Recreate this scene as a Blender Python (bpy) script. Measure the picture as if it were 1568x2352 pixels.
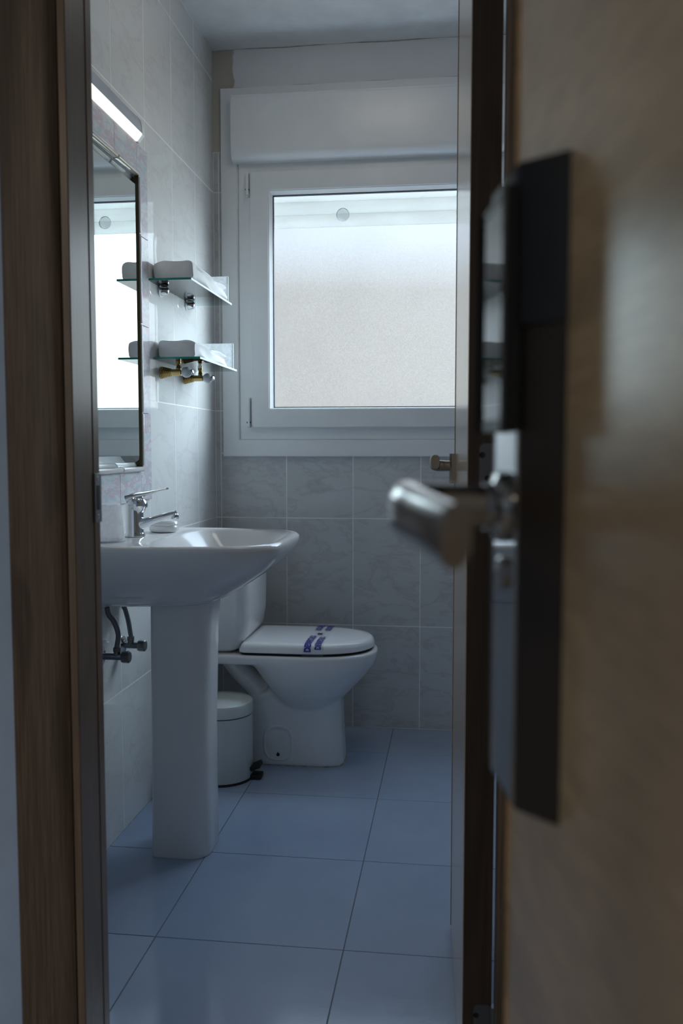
import bpy, bmesh, math, random
from math import sin, cos, pi, radians
from mathutils import Vector, Matrix
random.seed(7)
S = bpy.context.scene
for o in list(bpy.data.objects):
    bpy.data.objects.remove(o)
COL = S.collection

# ------------------------------------------------------------------ camera
cd = bpy.data.cameras.new('camera')
cam = bpy.data.objects.new('camera', cd)
COL.objects.link(cam)
cam.location = (0.8985, 0.0, 1.0474)
cam.rotation_euler = (radians(90 - 4.067), 0, radians(7.3165))
cd.sensor_fit = 'VERTICAL'
cd.sensor_height = 36.0
cd.sensor_width = 24.0
cd.lens = 36.0 * 2048.1 / 2352
cd.clip_start = 0.02
cd.dof.use_dof = True
cd.dof.focus_distance = 2.55
cd.dof.aperture_fstop = 5.4
S.camera = cam

# ------------------------------------------------------------------ daylight
W = bpy.data.worlds.new('overcast_sky')
S.world = W
W.use_nodes = True
nt = W.node_tree
nt.nodes.clear()
wo = nt.nodes.new('ShaderNodeOutputWorld')
bg = nt.nodes.new('ShaderNodeBackground')
tc = nt.nodes.new('ShaderNodeTexCoord')
sx = nt.nodes.new('ShaderNodeSeparateXYZ')
mr = nt.nodes.new('ShaderNodeMapRange')
mr.inputs['From Min'].default_value = -1
mr.inputs['From Max'].default_value = 1
cr = nt.nodes.new('ShaderNodeValToRGB')
el = cr.color_ramp.elements
# overcast sky: paler at the horizon, about three times brighter and bluer overhead
el[0].position = 0.25; el[0].color = (.95, .93, .88, 1)
el[1].position = 0.48; el[1].color = (.53, .52, .505, 1)
for p_, c_ in ((0.585, (.55, .55, .55, 1)), (0.70, (1.75, 2.25, 3.0, 1)), (1.0, (2.9, 3.9, 5.4, 1))):
    e_ = el.new(p_); e_.color = c_
nt.links.new(tc.outputs['Generated'], sx.inputs[0])
nt.links.new(sx.outputs['Z'], mr.inputs['Value'])
nt.links.new(mr.outputs[0], cr.inputs[0])
# veiled-sun glow added low on the right, shaped to brighten the left wall
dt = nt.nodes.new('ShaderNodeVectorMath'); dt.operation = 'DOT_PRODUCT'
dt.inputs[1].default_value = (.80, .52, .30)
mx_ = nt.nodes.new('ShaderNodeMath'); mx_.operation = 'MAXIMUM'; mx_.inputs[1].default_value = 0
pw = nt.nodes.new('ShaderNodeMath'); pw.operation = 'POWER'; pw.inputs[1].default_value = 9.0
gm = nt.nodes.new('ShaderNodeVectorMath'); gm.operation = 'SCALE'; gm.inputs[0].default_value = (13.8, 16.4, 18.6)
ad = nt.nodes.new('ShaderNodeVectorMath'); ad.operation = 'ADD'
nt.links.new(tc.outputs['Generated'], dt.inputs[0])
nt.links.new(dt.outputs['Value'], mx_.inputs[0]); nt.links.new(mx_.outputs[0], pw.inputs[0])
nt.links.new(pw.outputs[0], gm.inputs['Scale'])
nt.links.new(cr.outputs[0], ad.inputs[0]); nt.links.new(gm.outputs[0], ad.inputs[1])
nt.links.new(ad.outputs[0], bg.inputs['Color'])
nt.links.new(bg.outputs[0], wo.inputs[0])
bg.inputs['Strength'].default_value = 1.3

def portal(name, loc, rot, sx_, sy_):
    l = bpy.data.lights.new(name, 'AREA')
    l.shape = 'RECTANGLE'; l.size = sx_; l.size_y = sy_
    l.cycles.is_portal = True
    o = bpy.data.objects.new(name, l); COL.objects.link(o)
    o.location = loc; o.rotation_euler = rot
    return o
portal('bathroom_window_portal', (0.82, 3.36, 1.59), (radians(-90), 0, 0), 1.22, .80)
portal('added_hall_window_portal', (-0.45, -2.44, 1.26), (radians(90), 0, 0), 1.6, 1.68)  # portal of the window added behind the camera

def add_hall_fill(loc, rot, sx_, sy_, power, col):
    l = bpy.data.lights.new('added_hall_fill_light', 'AREA')
    l.shape = 'RECTANGLE'; l.size = sx_; l.size_y = sy_; l.energy = power; l.color = col
    o = bpy.data.objects.new('added_hall_fill_light', l); COL.objects.link(o)
    o.location = loc; o.rotation_euler = rot
add_hall_fill((-.5, -1.9, 2.44), (0, 0, 0), 1.2, .7, 13, (1.0, .83, .62))  # added unseen fill light without a fitting, brightens hall and entrance door

vs = S.view_settings
S.display_settings.display_device = 'sRGB'
vs.view_transform = 'Standard'
vs.look = 'None'
vs.exposure = 0.0
vs.gamma = 1.0
vs.use_curve_mapping = False

# ------------------------------------------------------------------ helpers
def new_bm(): return bmesh.new()

def add_box(bm, a, b, bevel=0.0, seg=1, M=None):
    r = bmesh.ops.create_cube(bm, size=1.0)
    vs_ = r['verts']
    c = [(a[i] + b[i]) / 2 for i in range(3)]
    d = [abs(b[i] - a[i]) for i in range(3)]
    for v in vs_:
        v.co = Vector((c[0] + v.co.x * d[0], c[1] + v.co.y * d[1], c[2] + v.co.z * d[2]))
        if M: v.co = M @ v.co
    if bevel > 0:
        es = list({e for v in vs_ for e in v.link_edges})
        bmesh.ops.bevel(bm, geom=es, offset=bevel, segments=seg, profile=.5, affect='EDGES', clamp_overlap=True)
    return bm

def add_loft(bm, rings, cap0=True, cap1=True, closed=True):
    R = [[bm.verts.new(Vector(p)) for p in r] for r in rings]
    n = len(R[0])
    for a, b in zip(R, R[1:]):
        for i in range(n if closed else n - 1):
            j = (i + 1) % n
            bm.faces.new((a[i], a[j], b[j], b[i]))
    if cap0: bm.faces.new(list(reversed(R[0])))
    if cap1: bm.faces.new(R[-1])
    return bm

def frame(axis):
    z = Vector(axis).normalized()
    x = z.orthogonal().normalized()
    return x, z.cross(x), z

def add_lathe(bm, prof, origin=(0, 0, 0), axis=(0, 0, 1), n=32, caps=True):
    x, y, z = frame(axis)
    o = Vector(origin)
    rings = []
    for r, h in prof:
        rings.append([o + z * h + (x * cos(2 * pi * i / n) + y * sin(2 * pi * i / n)) * max(r, 1e-5) for i in range(n)])
    return add_loft(bm, rings, caps, caps)

def smooth_path(pts, k=8):
    P = [Vector(p) for p in pts]
    out = []
    for i in range(len(P) - 1):
        p0 = P[max(i - 1, 0)]; p1 = P[i]; p2 = P[i + 1]; p3 = P[min(i + 2, len(P) - 1)]
        for j in range(k):
            t = j / k
            out.append(.5 * ((2 * p1) + (-p0 + p2) * t + (2 * p0 - 5 * p1 + 4 * p2 - p3) * t * t + (-p0 + 3 * p1 - 3 * p2 + p3) * t ** 3))
    out.append(P[-1])
    return out

def add_tube(bm, pts, rad, n=16, sq=None, up=(0, 0, 1), nexp=2.0):
    """sweep; rad number or list of (ra, rb) half sizes: ra sideways, rb along 'up'"""
    P = [Vector(p) for p in pts]
    rings = []
    for i, p in enumerate(P):
        t = (P[min(i + 1, len(P) - 1)] - P[max(i - 1, 0)]).normalized()
        u = Vector(up)
        s = t.cross(u)
        if s.length < 1e-4: s = t.cross(Vector((1, 0, 0)))
        s.normalize(); u2 = s.cross(t).normalized()
        ra, rb = (rad, rad) if not isinstance(rad, list) else rad[i]
        ring = []
        for k in range(n):
            a = 2 * pi * k / n
            ca, sa = cos(a), sin(a)
            ring.append(p + s * ra * math.copysign(abs(ca) ** (2 / nexp), ca) + u2 * rb * math.copysign(abs(sa) ** (2 / nexp), sa))
        rings.append(ring)
    return add_loft(bm, rings)

def mesh_of(name, bm, m, smooth=None):
    bmesh.ops.recalc_face_normals(bm, faces=bm.faces)
    me = bpy.data.meshes.new(name)
    bm.to_mesh(me); bm.free()
    if m: me.materials.append(m)
    if smooth:
        for p in me.polygons: p.use_smooth = True
        me.set_sharp_from_angle(angle=radians(smooth))
    return me

def obj(name, bm, m, parent=None, smooth=40):
    me = mesh_of(name, bm, m, smooth)
    o = bpy.data.objects.new(name, me); COL.objects.link(o)
    put(o, parent)
    return o

def put(o, parent):
    if parent is not None:
        o.parent = parent
        root = parent
        off = Vector(parent.location)
        while root.parent: root = root.parent; off += root.location
        o.location = Vector(o.location) - off if o.location.length else -off

def empty(name, loc=(0, 0, 0)):
    o = bpy.data.objects.new(name, None); COL.objects.link(o)
    o.empty_display_size = .1
    o.location = loc
    return o

def tag(o, label=None, cat=None, group=None, kind=None):
    if label: o['label'] = label
    if cat: o['category'] = cat
    if group: o['group'] = group
    if kind: o['kind'] = kind
    return o

def inst(name, me, loc, parent):
    o = bpy.data.objects.new(name, me); COL.objects.link(o)
    o.location = loc
    put(o, parent)
    return o

# ------------------------------------------------------------------ materials
def mat(name):
    m = bpy.data.materials.new(name); m.use_nodes = True
    n = m.node_tree
    return m, n, n.nodes['Principled BSDF'], n.links

def nd(n, t, **kw):
    x = n.nodes.new(t)
    for k, v in kw.items():
        setattr(x, k, v)
    return x

def coords(n, scale=(1, 1, 1), rnd=True, rot=(0, 0, 0), space='Object'):
    t = nd(n, 'ShaderNodeTexCoord')
    mp = nd(n, 'ShaderNodeMapping')
    mp.inputs['Scale'].default_value = scale
    mp.inputs['Rotation'].default_value = rot
    n.links.new(t.outputs[space], mp.inputs['Vector'])
    if rnd:
        oi = nd(n, 'ShaderNodeObjectInfo')
        ml = nd(n, 'ShaderNodeMath', operation='MULTIPLY'); ml.inputs[1].default_value = 53.0
        n.links.new(oi.outputs['Random'], ml.inputs[0])
        n.links.new(ml.outputs[0], mp.inputs['Location'])
    return mp

def noise(n, mp, scale, detail=4, rough=.55, dist=0.0):
    x = nd(n, 'ShaderNodeTexNoise')
    x.inputs['Scale'].default_value = scale
    x.inputs['Detail'].default_value = detail
    x.inputs['Roughness'].default_value = rough
    x.inputs['Distortion'].default_value = dist
    n.links.new(mp.outputs[0], x.inputs['Vector'])
    return x

def ramp(n, src, stops):
    r = nd(n, 'ShaderNodeValToRGB')
    e = r.color_ramp.elements
    e[0].position, e[0].color = stops[0][0], (*stops[0][1], 1)
    e[1].position, e[1].color = stops[-1][0], (*stops[-1][1], 1)
    for p_, c_ in stops[1:-1]:
        k = e.new(p_); k.color = (*c_, 1)
    n.links.new(src, r.inputs[0])
    return r

def mix(n, fac, a, b, mode='MIX'):
    x = nd(n, 'ShaderNodeMix', data_type='RGBA', blend_type=mode)
    if isinstance(fac, (int, float)): x.inputs[0].default_value = fac
    else: n.links.new(fac, x.inputs[0])
    for i, v in ((6, a), (7, b)):
        if isinstance(v, tuple): x.inputs[i].default_value = (*v, 1)
        else: n.links.new(v, x.inputs[i])
    return x.outputs[2]

def bump(n, src, strength, dist, bsdf):
    b = nd(n, 'ShaderNodeBump')
    b.inputs['Strength'].default_value = strength
    b.inputs['Distance'].default_value = dist
    n.links.new(src, b.inputs['Height'])
    n.links.new(b.outputs[0], bsdf.inputs['Normal'])

def plain(name, col, rough=.5, metal=0.0, var=.06, nscale=9, coat=0.0, spec=.5, bmp=0.0, bscale=60):
    m, n, b, l = mat(name)
    mp = coords(n)
    x = noise(n, mp, nscale, 3)
    lo = tuple(max(0, c * (1 - var)) for c in col); hi = tuple(min(1, c * (1 + var)) for c in col)
    r = ramp(n, x.outputs['Fac'], [(.3, lo), (.7, hi)])
    l.new(r.outputs[0], b.inputs['Base Color'])
    b.inputs['Roughness'].default_value = rough
    b.inputs['Metallic'].default_value = metal
    b.inputs['Coat Weight'].default_value = coat
    b.inputs['Specular IOR Level'].default_value = spec
    if bmp:
        y = noise(n, mp, bscale, 3)
        bump(n, y.outputs['Fac'], bmp, .002, b)
    return m

def marble(name, base, vein, pink, rough, scale=1.0, waviness=.0, strong=.0):
    m, n, b, l = mat(name)
    mp = coords(n, (1, 1, 1), rot=(.5, .35, .2))
    big = noise(n, mp, 3.0 * scale, 3, .5)
    c0 = ramp(n, big.outputs['Fac'], [(.3, tuple(c * .93 for c in base)), (.7, base)])
    st = coords(n, (1.0, 2.2, .8), rot=(.6, .3, .5))
    sm = noise(n, st, 9 * scale, 5, .6, .5)
    f1 = ramp(n, sm.outputs['Fac'], [(.58 - .12 * strong, (0, 0, 0)), (.80 - .22 * strong, (.8 + .2 * strong,) * 3)])
    c1 = mix(n, f1.outputs[0], c0.outputs[0], vein)
    vn = noise(n, st, 3.2 * scale, 5, .6, .45)
    f2 = ramp(n, vn.outputs['Fac'], [(.470 - .03 * strong, (0, 0, 0)), (.5, (.24 + .58 * strong,) * 3), (.53 + .03 * strong, (0, 0, 0))])
    c2 = mix(n, f2.outputs[0], c1, pink)
    l.new(c2, b.inputs['Base Color'])
    b.inputs['Roughness'].default_value = rough
    if waviness:
        w = noise(n, coords(n), 7.0, 2)
        bump(n, w.outputs['Fac'], waviness, .01, b)
    return m

def wood(name, dark, light, axis='Z', rough=.4, gs=1.0, coat=.0, cath=1.0, spec=.5):
    m, n, b, l = mat(name)
    s_long, s_x = 2.6 * gs, 95 * gs
    sc = {'Z': (s_x, s_x, s_long), 'Y': (s_x, s_long, s_x), 'X': (s_long, s_x, s_x)}[axis]
    mp = coords(n, sc)
    fine = noise(n, mp, 3.0, 6, .65, .3)
    sc2 = {'Z': (5.5, 5.5, .85), 'Y': (5.5, .85, 5.5), 'X': (.85, 5.5, 5.5)}[axis]
    mp2 = coords(n, tuple(v * gs for v in sc2))
    cat = noise(n, mp2, 1.2, 2, .5, .4)
    ml = nd(n, 'ShaderNodeMath', operation='MULTIPLY'); ml.inputs[1].default_value = 34.0
    sn = nd(n, 'ShaderNodeMath', operation='SINE')
    l.new(cat.outputs['Fac'], ml.inputs[0]); l.new(ml.outputs[0], sn.inputs[0])
    c0 = ramp(n, fine.outputs['Fac'], [(.33, dark), (.68, light)])
    f = ramp(n, sn.outputs[0], [(.1, (0, 0, 0)), (1.0, (cath * .55,) * 3)])
    c1 = mix(n, f.outputs[0], c0.outputs[0], tuple(c * .62 for c in dark))
    l.new(c1, b.inputs['Base Color'])
    b.inputs['Roughness'].default_value = rough
    b.inputs['Coat Weight'].default_value = coat
    b.inputs['Coat Roughness'].default_value = .2
    b.inputs['Specular IOR Level'].default_value = spec
    bump(n, fine.outputs['Fac'], .12, .001, b)
    return m

M = {}
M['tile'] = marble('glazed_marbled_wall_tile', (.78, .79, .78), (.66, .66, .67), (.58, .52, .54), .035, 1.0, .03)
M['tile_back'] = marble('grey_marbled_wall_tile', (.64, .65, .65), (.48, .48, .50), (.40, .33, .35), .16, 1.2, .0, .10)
M['tile_right'] = marble('blue_grey_wall_tile', (.46, .51, .58), (.38, .42, .48), (.34, .36, .42), .2, 1.0)
M['grout'] = plain('pale_grout', (.90, .90, .89), .8)
M['border'] = marble('pink_and_blue_border_tile', (.68, .69, .72), (.50, .61, .66), (.60, .45, .51), .12, 3.2, .0, 1.0)
M['liner'] = plain('cream_liner_glaze', (.62, .60, .60), .12)
M['liner_edge'] = plain('raw_brown_tile_edge', (.075, .06, .03), .8)
M['gold'] = plain('ochre_tile_edge', (.45, .33, .12), .6)
M['floor'] = None
m, n, b, l = mat('satin_floor_tile')
mp = coords(n)
x1 = noise(n, mp, 5, 5, .6); x2 = noise(n, coords(n, (1, 3, 1)), 26, 4, .6)
c0 = ramp(n, x1.outputs['Fac'], [(.3, (.335, .415, .56)), (.7, (.375, .46, .61))])
f0 = ramp(n, x2.outputs['Fac'], [(.5, (0, 0, 0)), (.9, (.18, .18, .18))])
l.new(mix(n, f0.outputs[0], c0.outputs[0], (.39, .465, .59)), b.inputs['Base Color'])
rr = ramp(n, x2.outputs['Fac'], [(.3, (.10, .10, .10)), (.7, (.14, .14, .14))])
l.new(rr.outputs[0], b.inputs['Roughness'])
x3 = noise(n, coords(n, (1, 1.6, 1), rot=(0, 0, .6)), 160, 3)
bump(n, x3.outputs['Fac'], .08, .001, b)
M['floor'] = m
M['floor_grout'] = plain('dark_floor_grout', (.15, .16, .18), .9)
M['ceiling'] = plain('painted_ceiling', (.82, .83, .84), .8, bmp=.06)
M['hall_paint'] = plain('pale_blue_hall_paint', (.54, .68, .88), .75, bmp=.05)
M['hall_floor'] = plain('hall_floor_tile', (.42, .40, .37), .4)
M['pvc'] = plain('white_pvc', (.86, .88, .89), .28, var=.02)
M['gasket'] = plain('dark_rubber_gasket', (.03, .035, .06), .6)
M['porcelain'] = plain('white_porcelain', (.88, .88, .88), .11, var=.015)
M['seat'] = plain('white_seat_plastic', (.90, .91, .92), .12, var=.01)
M['bin'] = plain('white_enamelled_steel', (.70, .74, .72), .22, var=.02)
M['black'] = plain('black_rubber', (.012, .012, .013), .5)
M['chrome'] = plain('polished_chrome', (.80, .81, .83), .06, 1.0, var=.02)
M['satin'] = plain('brushed_steel', (.42, .42, .42), .28, 1.0, var=.04)
M['lever_metal'] = plain('dark_satin_lever_metal', (.42, .41, .40), .15, 1.0, var=.03)
M['steel_dark'] = plain('dark_aged_steel', (.20, .20, .21), .3, 1.0)
M['hinge'] = plain('dull_nickel', (.16, .17, .18), .45, .8)
M['nickel'] = plain('satin_nickel', (.36, .32, .27), .30, 1.0)
M['brass'] = plain('old_brass', (.52, .37, .15), .24, 1.0, var=.12)
M['frost_ball'] = plain('frosted_ball', (.62, .66, .70), .25, var=.02)
M['lock_black'] = plain('black_lock_cover', (.006, .006, .007), .42, var=.2)
M['lock_side'] = plain('dark_bronze_lock_side', (.040, .031, .024), .4, .3)
M['lock_face'] = plain('polished_lock_face', (.50, .50, .50), .05, 1.0, var=.01)
M['reader'] = plain('smoked_reader_face', (.014, .015, .017), .05, 0.0, var=.03, spec=.24)
M['frame_oak'] = wood('dark_stained_oak', (.105, .066, .042), (.225, .150, .097), 'Z', .42, 1.0, .05)
M['leaf_oak'] = wood('brown_oak_veneer', (.50, .38, .25), (.66, .51, .35), 'Z', .17, 1.0, .3, .4)
M['leaf_edge'] = wood('dark_oak_edge', (.040, .024, .015), (.075, .046, .029), 'Z', .5, 1.0)
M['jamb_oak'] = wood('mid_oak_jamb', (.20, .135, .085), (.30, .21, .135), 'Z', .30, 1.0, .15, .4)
M['entry_oak'] = wood('light_oak_veneer', (.42, .30, .17), (.62, .455, .265), 'Y', .30, .55, .14, .8, .5)
m, n, b, l = mat('terry_cotton')
x1 = noise(n, coords(n), 30, 3); x2 = noise(n, coords(n), 900, 3)
l.new(ramp(n, x1.outputs['Fac'], [(.3, (.84, .85, .86)), (.7, (.92, .92, .93))]).outputs[0], b.inputs['Base Color'])
b.inputs['Roughness'].default_value = .95
bump(n, x2.outputs['Fac'], .6, .002, b)
b.inputs['Sheen Weight'].default_value = .3
M['terry'] = m

def braid():
    m, n, b, l = mat('braided_steel_hose')
    w = nd(n, 'ShaderNodeTexWave', wave_type='BANDS', bands_direction='DIAGONAL')
    w.inputs['Scale'].default_value = 220
    l.new(coords(n).outputs[0], w.inputs['Vector'])
    l.new(ramp(n, w.outputs['Fac'], [(.2, (.09, .09, .10)), (.8, (.30, .31, .33))]).outputs[0], b.inputs['Base Color'])
    b.inputs['Metallic'].default_value = .8; b.inputs['Roughness'].default_value = .4
    return m
M['braid'] = braid()

def mirror_mat():
    m, n, b, l = mat('silvered_mirror')
    x = noise(n, coords(n), 3, 2)
    l.new(ramp(n, x.outputs['Fac'], [(.3, (.84, .90, .89)), (.7, (.86, .91, .90))]).outputs[0], b.inputs['Base Color'])
    b.inputs['Metallic'].default_value = 1.0; b.inputs['Roughness'].default_value = .0
    return m
M['mirror'] = mirror_mat()

def clear_glass(name, tint, fac_dark=.0, rough=.02):
    """thin sheet glass: see-through with fresnel reflection (lets daylight through)"""
    m, n, b, l = mat(name)
    n.nodes.remove(b)
    out = [q for q in n.nodes if q.type == 'OUTPUT_MATERIAL'][0]
    tr = nd(n, 'ShaderNodeBsdfTransparent'); gl = nd(n, 'ShaderNodeBsdfGlossy')
    x = noise(n, coords(n), 4, 2)
    l.new(ramp(n, x.outputs['Fac'], [(.3, tuple(c * .98 for c in tint)), (.7, tint)]).outputs[0], tr.inputs[0])
    gl.inputs['Roughness'].default_value = rough
    fr = nd(n, 'ShaderNodeFresnel'); fr.inputs['IOR'].default_value = 1.9
    mx = nd(n, 'ShaderNodeMixShader')
    l.new(fr.outputs[0], mx.inputs[0]); l.new(tr.outputs[0], mx.inputs[1]); l.new(gl.outputs[0], mx.inputs[2])
    l.new(mx.outputs[0], out.inputs[0])
    return m
M['shelf_glass'] = clear_glass('pale_green_shelf_glass', (.84, .93, .91))
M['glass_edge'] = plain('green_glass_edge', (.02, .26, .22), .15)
M['glass_edge_lit'] = plain('glass_edge_painted_lit', (.72, .82, .80), .25)  # light put into a paler copy of the glass edge colour
M['thin_glass'] = clear_glass('thin_clear_glass', (.9, .92, .93))

def frosted():
    m, n, b, l = mat('frosted_window_glass')
    n.nodes.remove(b)
    out = [q for q in n.nodes if q.type == 'OUTPUT_MATERIAL'][0]
    tr = nd(n, 'ShaderNodeBsdfTransparent'); tl = nd(n, 'ShaderNodeBsdfTranslucent'); gl = nd(n, 'ShaderNodeBsdfGlossy')
    big = noise(n, coords(n, rnd=False), 2.2, 2)
    fine = noise(n, coords(n, rnd=False), 330, 2)
    l.new(ramp(n, big.outputs['Fac'], [(.35, (.83, .84, .83)), (.65, (.87, .88, .87))]).outputs[0], tr.inputs[0])
    l.new(ramp(n, fine.outputs['Fac'], [(.3, (.82, .82, .82)), (.7, (.97, .97, .97))]).outputs[0], tl.inputs[0])
    gl.inputs['Roughness'].default_value = .35
    f = ramp(n, fine.outputs['Fac'], [(.35, (.01, .01, .01)), (.65, (.05, .05, .05))])
    mx = nd(n, 'ShaderNodeMixShader'); m2 = nd(n, 'ShaderNodeMixShader')
    l.new(f.outputs[0], mx.inputs[0]); l.new(tr.outputs[0], mx.inputs[1]); l.new(tl.outputs[0], mx.inputs[2])
    m2.inputs[0].default_value = .04
    l.new(mx.outputs[0], m2.inputs[1]); l.new(gl.outputs[0], m2.inputs[2])
    l.new(m2.outputs[0], out.inputs[0])
    return m
M['frosted'] = frosted()

def see_through(name, col, alpha, rough):
    m, n, b, l = mat(name)
    n.nodes.remove(b)
    out = [q for q in n.nodes if q.type == 'OUTPUT_MATERIAL'][0]
    tr = nd(n, 'ShaderNodeBsdfTransparent'); p = nd(n, 'ShaderNodeBsdfPrincipled')
    x = noise(n, coords(n), 90, 3)
    l.new(ramp(n, x.outputs['Fac'], [(.3, tuple(c * .9 for c in col)), (.7, col)]).outputs[0], p.inputs['Base Color'])
    p.inputs['Roughness'].default_value = rough
    f = ramp(n, x.outputs['Fac'], [(.3, (alpha * .8,) * 3), (.7, (min(1, alpha * 1.2),) * 3)])
    mx = nd(n, 'ShaderNodeMixShader'); my = nd(n, 'ShaderNodeMixShader'); tl = nd(n, 'ShaderNodeBsdfTranslucent')
    tl.inputs[0].default_value = (*col, 1); my.inputs[0].default_value = .55
    l.new(p.outputs[0], my.inputs[1]); l.new(tl.outputs[0], my.inputs[2])
    l.new(f.outputs[0], mx.inputs[0]); l.new(tr.outputs[0], mx.inputs[1]); l.new(my.outputs[0], mx.inputs[2])
    l.new(mx.outputs[0], out.inputs[0])
    bump(n, x.outputs['Fac'], .5, .002, p)
    return m
M['cup'] = see_through('clear_plastic_wrapped_cup', (.98, .98, 1.0), .75, .12)
M['band'] = see_through('clear_sealing_band', (.86, .88, .92), .06, .06)
M['end_panel'] = see_through('satin_glass_end_panel', (.86, .90, .92), .55, .2)
M['ink'] = plain('blue_ink', (.030, .034, .30), .3)

def slat_mat(nm='backlit_white_shutter_slat', k=1.0):
    m, n, b, l = mat(nm)
    n.nodes.remove(b)
    out = [q for q in n.nodes if q.type == 'OUTPUT_MATERIAL'][0]
    tl = nd(n, 'ShaderNodeBsdfTranslucent'); df = nd(n, 'ShaderNodeBsdfDiffuse')
    x = noise(n, coords(n, (1, 1, 6)), 6, 2)
    r = ramp(n, x.outputs['Fac'], [(.3, (.70 * k, .70 * k, .68 * k)), (.7, (.77 * k, .77 * k, .75 * k))])
    l.new(r.outputs[0], tl.inputs[0]); l.new(r.outputs[0], df.inputs[0])
    mx = nd(n, 'ShaderNodeMixShader'); mx.inputs[0].default_value = .25
    l.new(tl.outputs[0], mx.inputs[1]); l.new(df.outputs[0], mx.inputs[2])
    l.new(mx.outputs[0], out.inputs[0])
    return m
M['slat'] = slat_mat()

def diffuser(strength, nm='lit_opal_diffuser'):
    m, n, b, l = mat(nm)
    x = noise(n, coords(n), 4, 2)
    l.new(ramp(n, x.outputs['Fac'], [(.3, (.80, .80, .79)), (.7, (.84, .84, .83))]).outputs[0], b.inputs['Base Color'])
    b.inputs['Roughness'].default_value = .25
    b.inputs['Emission Color'].default_value = (1, .91, .78, 1)
    b.inputs['Emission Strength'].default_value = strength
    return m
M['diffuser'] = diffuser(1.25)
M['added_diffuser'] = diffuser(3.6, 'added_ceiling_lamp_diffuser')  # glow of the added bathroom ceiling lamp
M['lamp_shell'] = plain('pale_blue_grey_lamp_shell', (.50, .53, .58), .3)

def plaster():
    m, n, b, l = mat('peeling_painted_plaster')
    mp = coords(n, rnd=False)
    t = nd(n, 'ShaderNodeTexCoord'); sp = nd(n, 'ShaderNodeSeparateXYZ')
    l.new(t.outputs['Object'], sp.inputs[0])
    wob = noise(n, mp, 14, 4)
    a = nd(n, 'ShaderNodeMath', operation='MULTIPLY_ADD'); a.inputs[1].default_value = .05
    l.new(wob.outputs['Fac'], a.inputs[0]); l.new(sp.outputs['X'], a.inputs[2])
    f = ramp(n, a.outputs[0], [(.104, (0, 0, 0)), (.108, (1, 1, 1))])
    base = noise(n, mp, 6, 3)
    pc = ramp(n, base.outputs['Fac'], [(.3, (.76, .78, .80)), (.7, (.82, .83, .84))])
    bare = ramp(n, base.outputs['Fac'], [(.3, (.47, .44, .37)), (.7, (.56, .52, .44))])
    l.new(mix(n, f.outputs[0], bare.outputs[0], pc.outputs[0]), b.inputs['Base Color'])
    b.inputs['Roughness'].default_value = .85
    bump(n, base.outputs['Fac'], .1, .004, b)
    return m
M['plaster'] = plaster()
M['caulk'] = plain('stained_caulk_line', (.36, .34, .31), .8, var=.5, nscale=30)

# ------------------------------------------------------------------ setting
D = 3.2816                 # back wall plane
ZC = 2.4961                # ceiling
XR = 1.80                  # right wall
YF = 1.30                  # bathroom face of the door wall
YH = 1.215                 # hall face of the door wall
Z1, TH, TW = .3879, .4005, .25
JT = .0030

def tile_mesh(name, w, h, t, m, bev=.0006):
    """w along x, h along y, thickness t, face at z=0 pointing +z"""
    bm = new_bm(); add_box(bm, (0, 0, -t), (w, h, 0), bev)
    return mesh_of(name, bm, m, None)

_tm = {}
def tile(parent, name, key, origin, du, dv, w, h, m, t=.008):
    k = (key, round(w, 4), round(h, 4))
    if k not in _tm: _tm[k] = tile_mesh(name, w, h, t, m)
    o = bpy.data.objects.new(name, _tm[k]); COL.objects.link(o)
    du = Vector(du); dv = Vector(dv); dn = du.cross(dv)
    R = Matrix((du, dv, dn)).transposed()
    o.rotation_euler = R.to_euler()
    o.location = origin
    o.parent = parent
    return o

def spans(edges, lo, hi):
    e = sorted({lo, hi, *[v for v in edges if lo + .004 < v < hi - .004]})
    return list(zip(e, e[1:]))

rowsZ = [Z1 + TH * k for k in range(-1, 7)]
# floor
bm = new_bm(); add_box(bm, (-.12, YH, -.12), (XR + .12, D + .2, -.0012))
floor = obj('floor', bm, M['floor_grout'], None, None)
tag(floor, 'grey satin tiled bathroom floor under the basin and toilet', 'floor', kind='structure')
FS, FX, FY = .4073, .6736, 1.783
fxs = [FX + FS * k for k in range(-3, 4)]; fys = [FY + FS * k for k in range(-3, 6)]
for a0, a1 in spans(fxs, 0.0, XR):
    for b0, b1 in spans(fys, YH + .02, D):
        g = .0011
        tile(floor, 'floor_tile', 'f', (a0 + g, b0 + g, 0), (1, 0, 0), (0, 1, 0), a1 - a0 - 2 * g, b1 - b0 - 2 * g, M['floor'], .007)
# left wall
bm = new_bm(); add_box(bm, (-.14, YH + .0, -.1), (-.0003, D + .15, ZC + .1))
wl = obj('wall_left', bm, M['grout'], None, None)
tag(wl, 'glossy marbled tile wall with mirror and glass shelves', 'wall', kind='structure')
ys = [3.0465 - TW * k for k in range(0, 9)]
for a0, a1 in spans(ys, YF, D):
    for b0, b1 in spans(rowsZ, 0, ZC):
        g = JT / 2
        tile(wl, 'wall_tile', 'l', (0, a0 + g, b0 + g), (0, 1, 0), (0, 0, 1), a1 - a0 - 2 * g, b1 - b0 - 2 * g, M['tile'])
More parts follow.
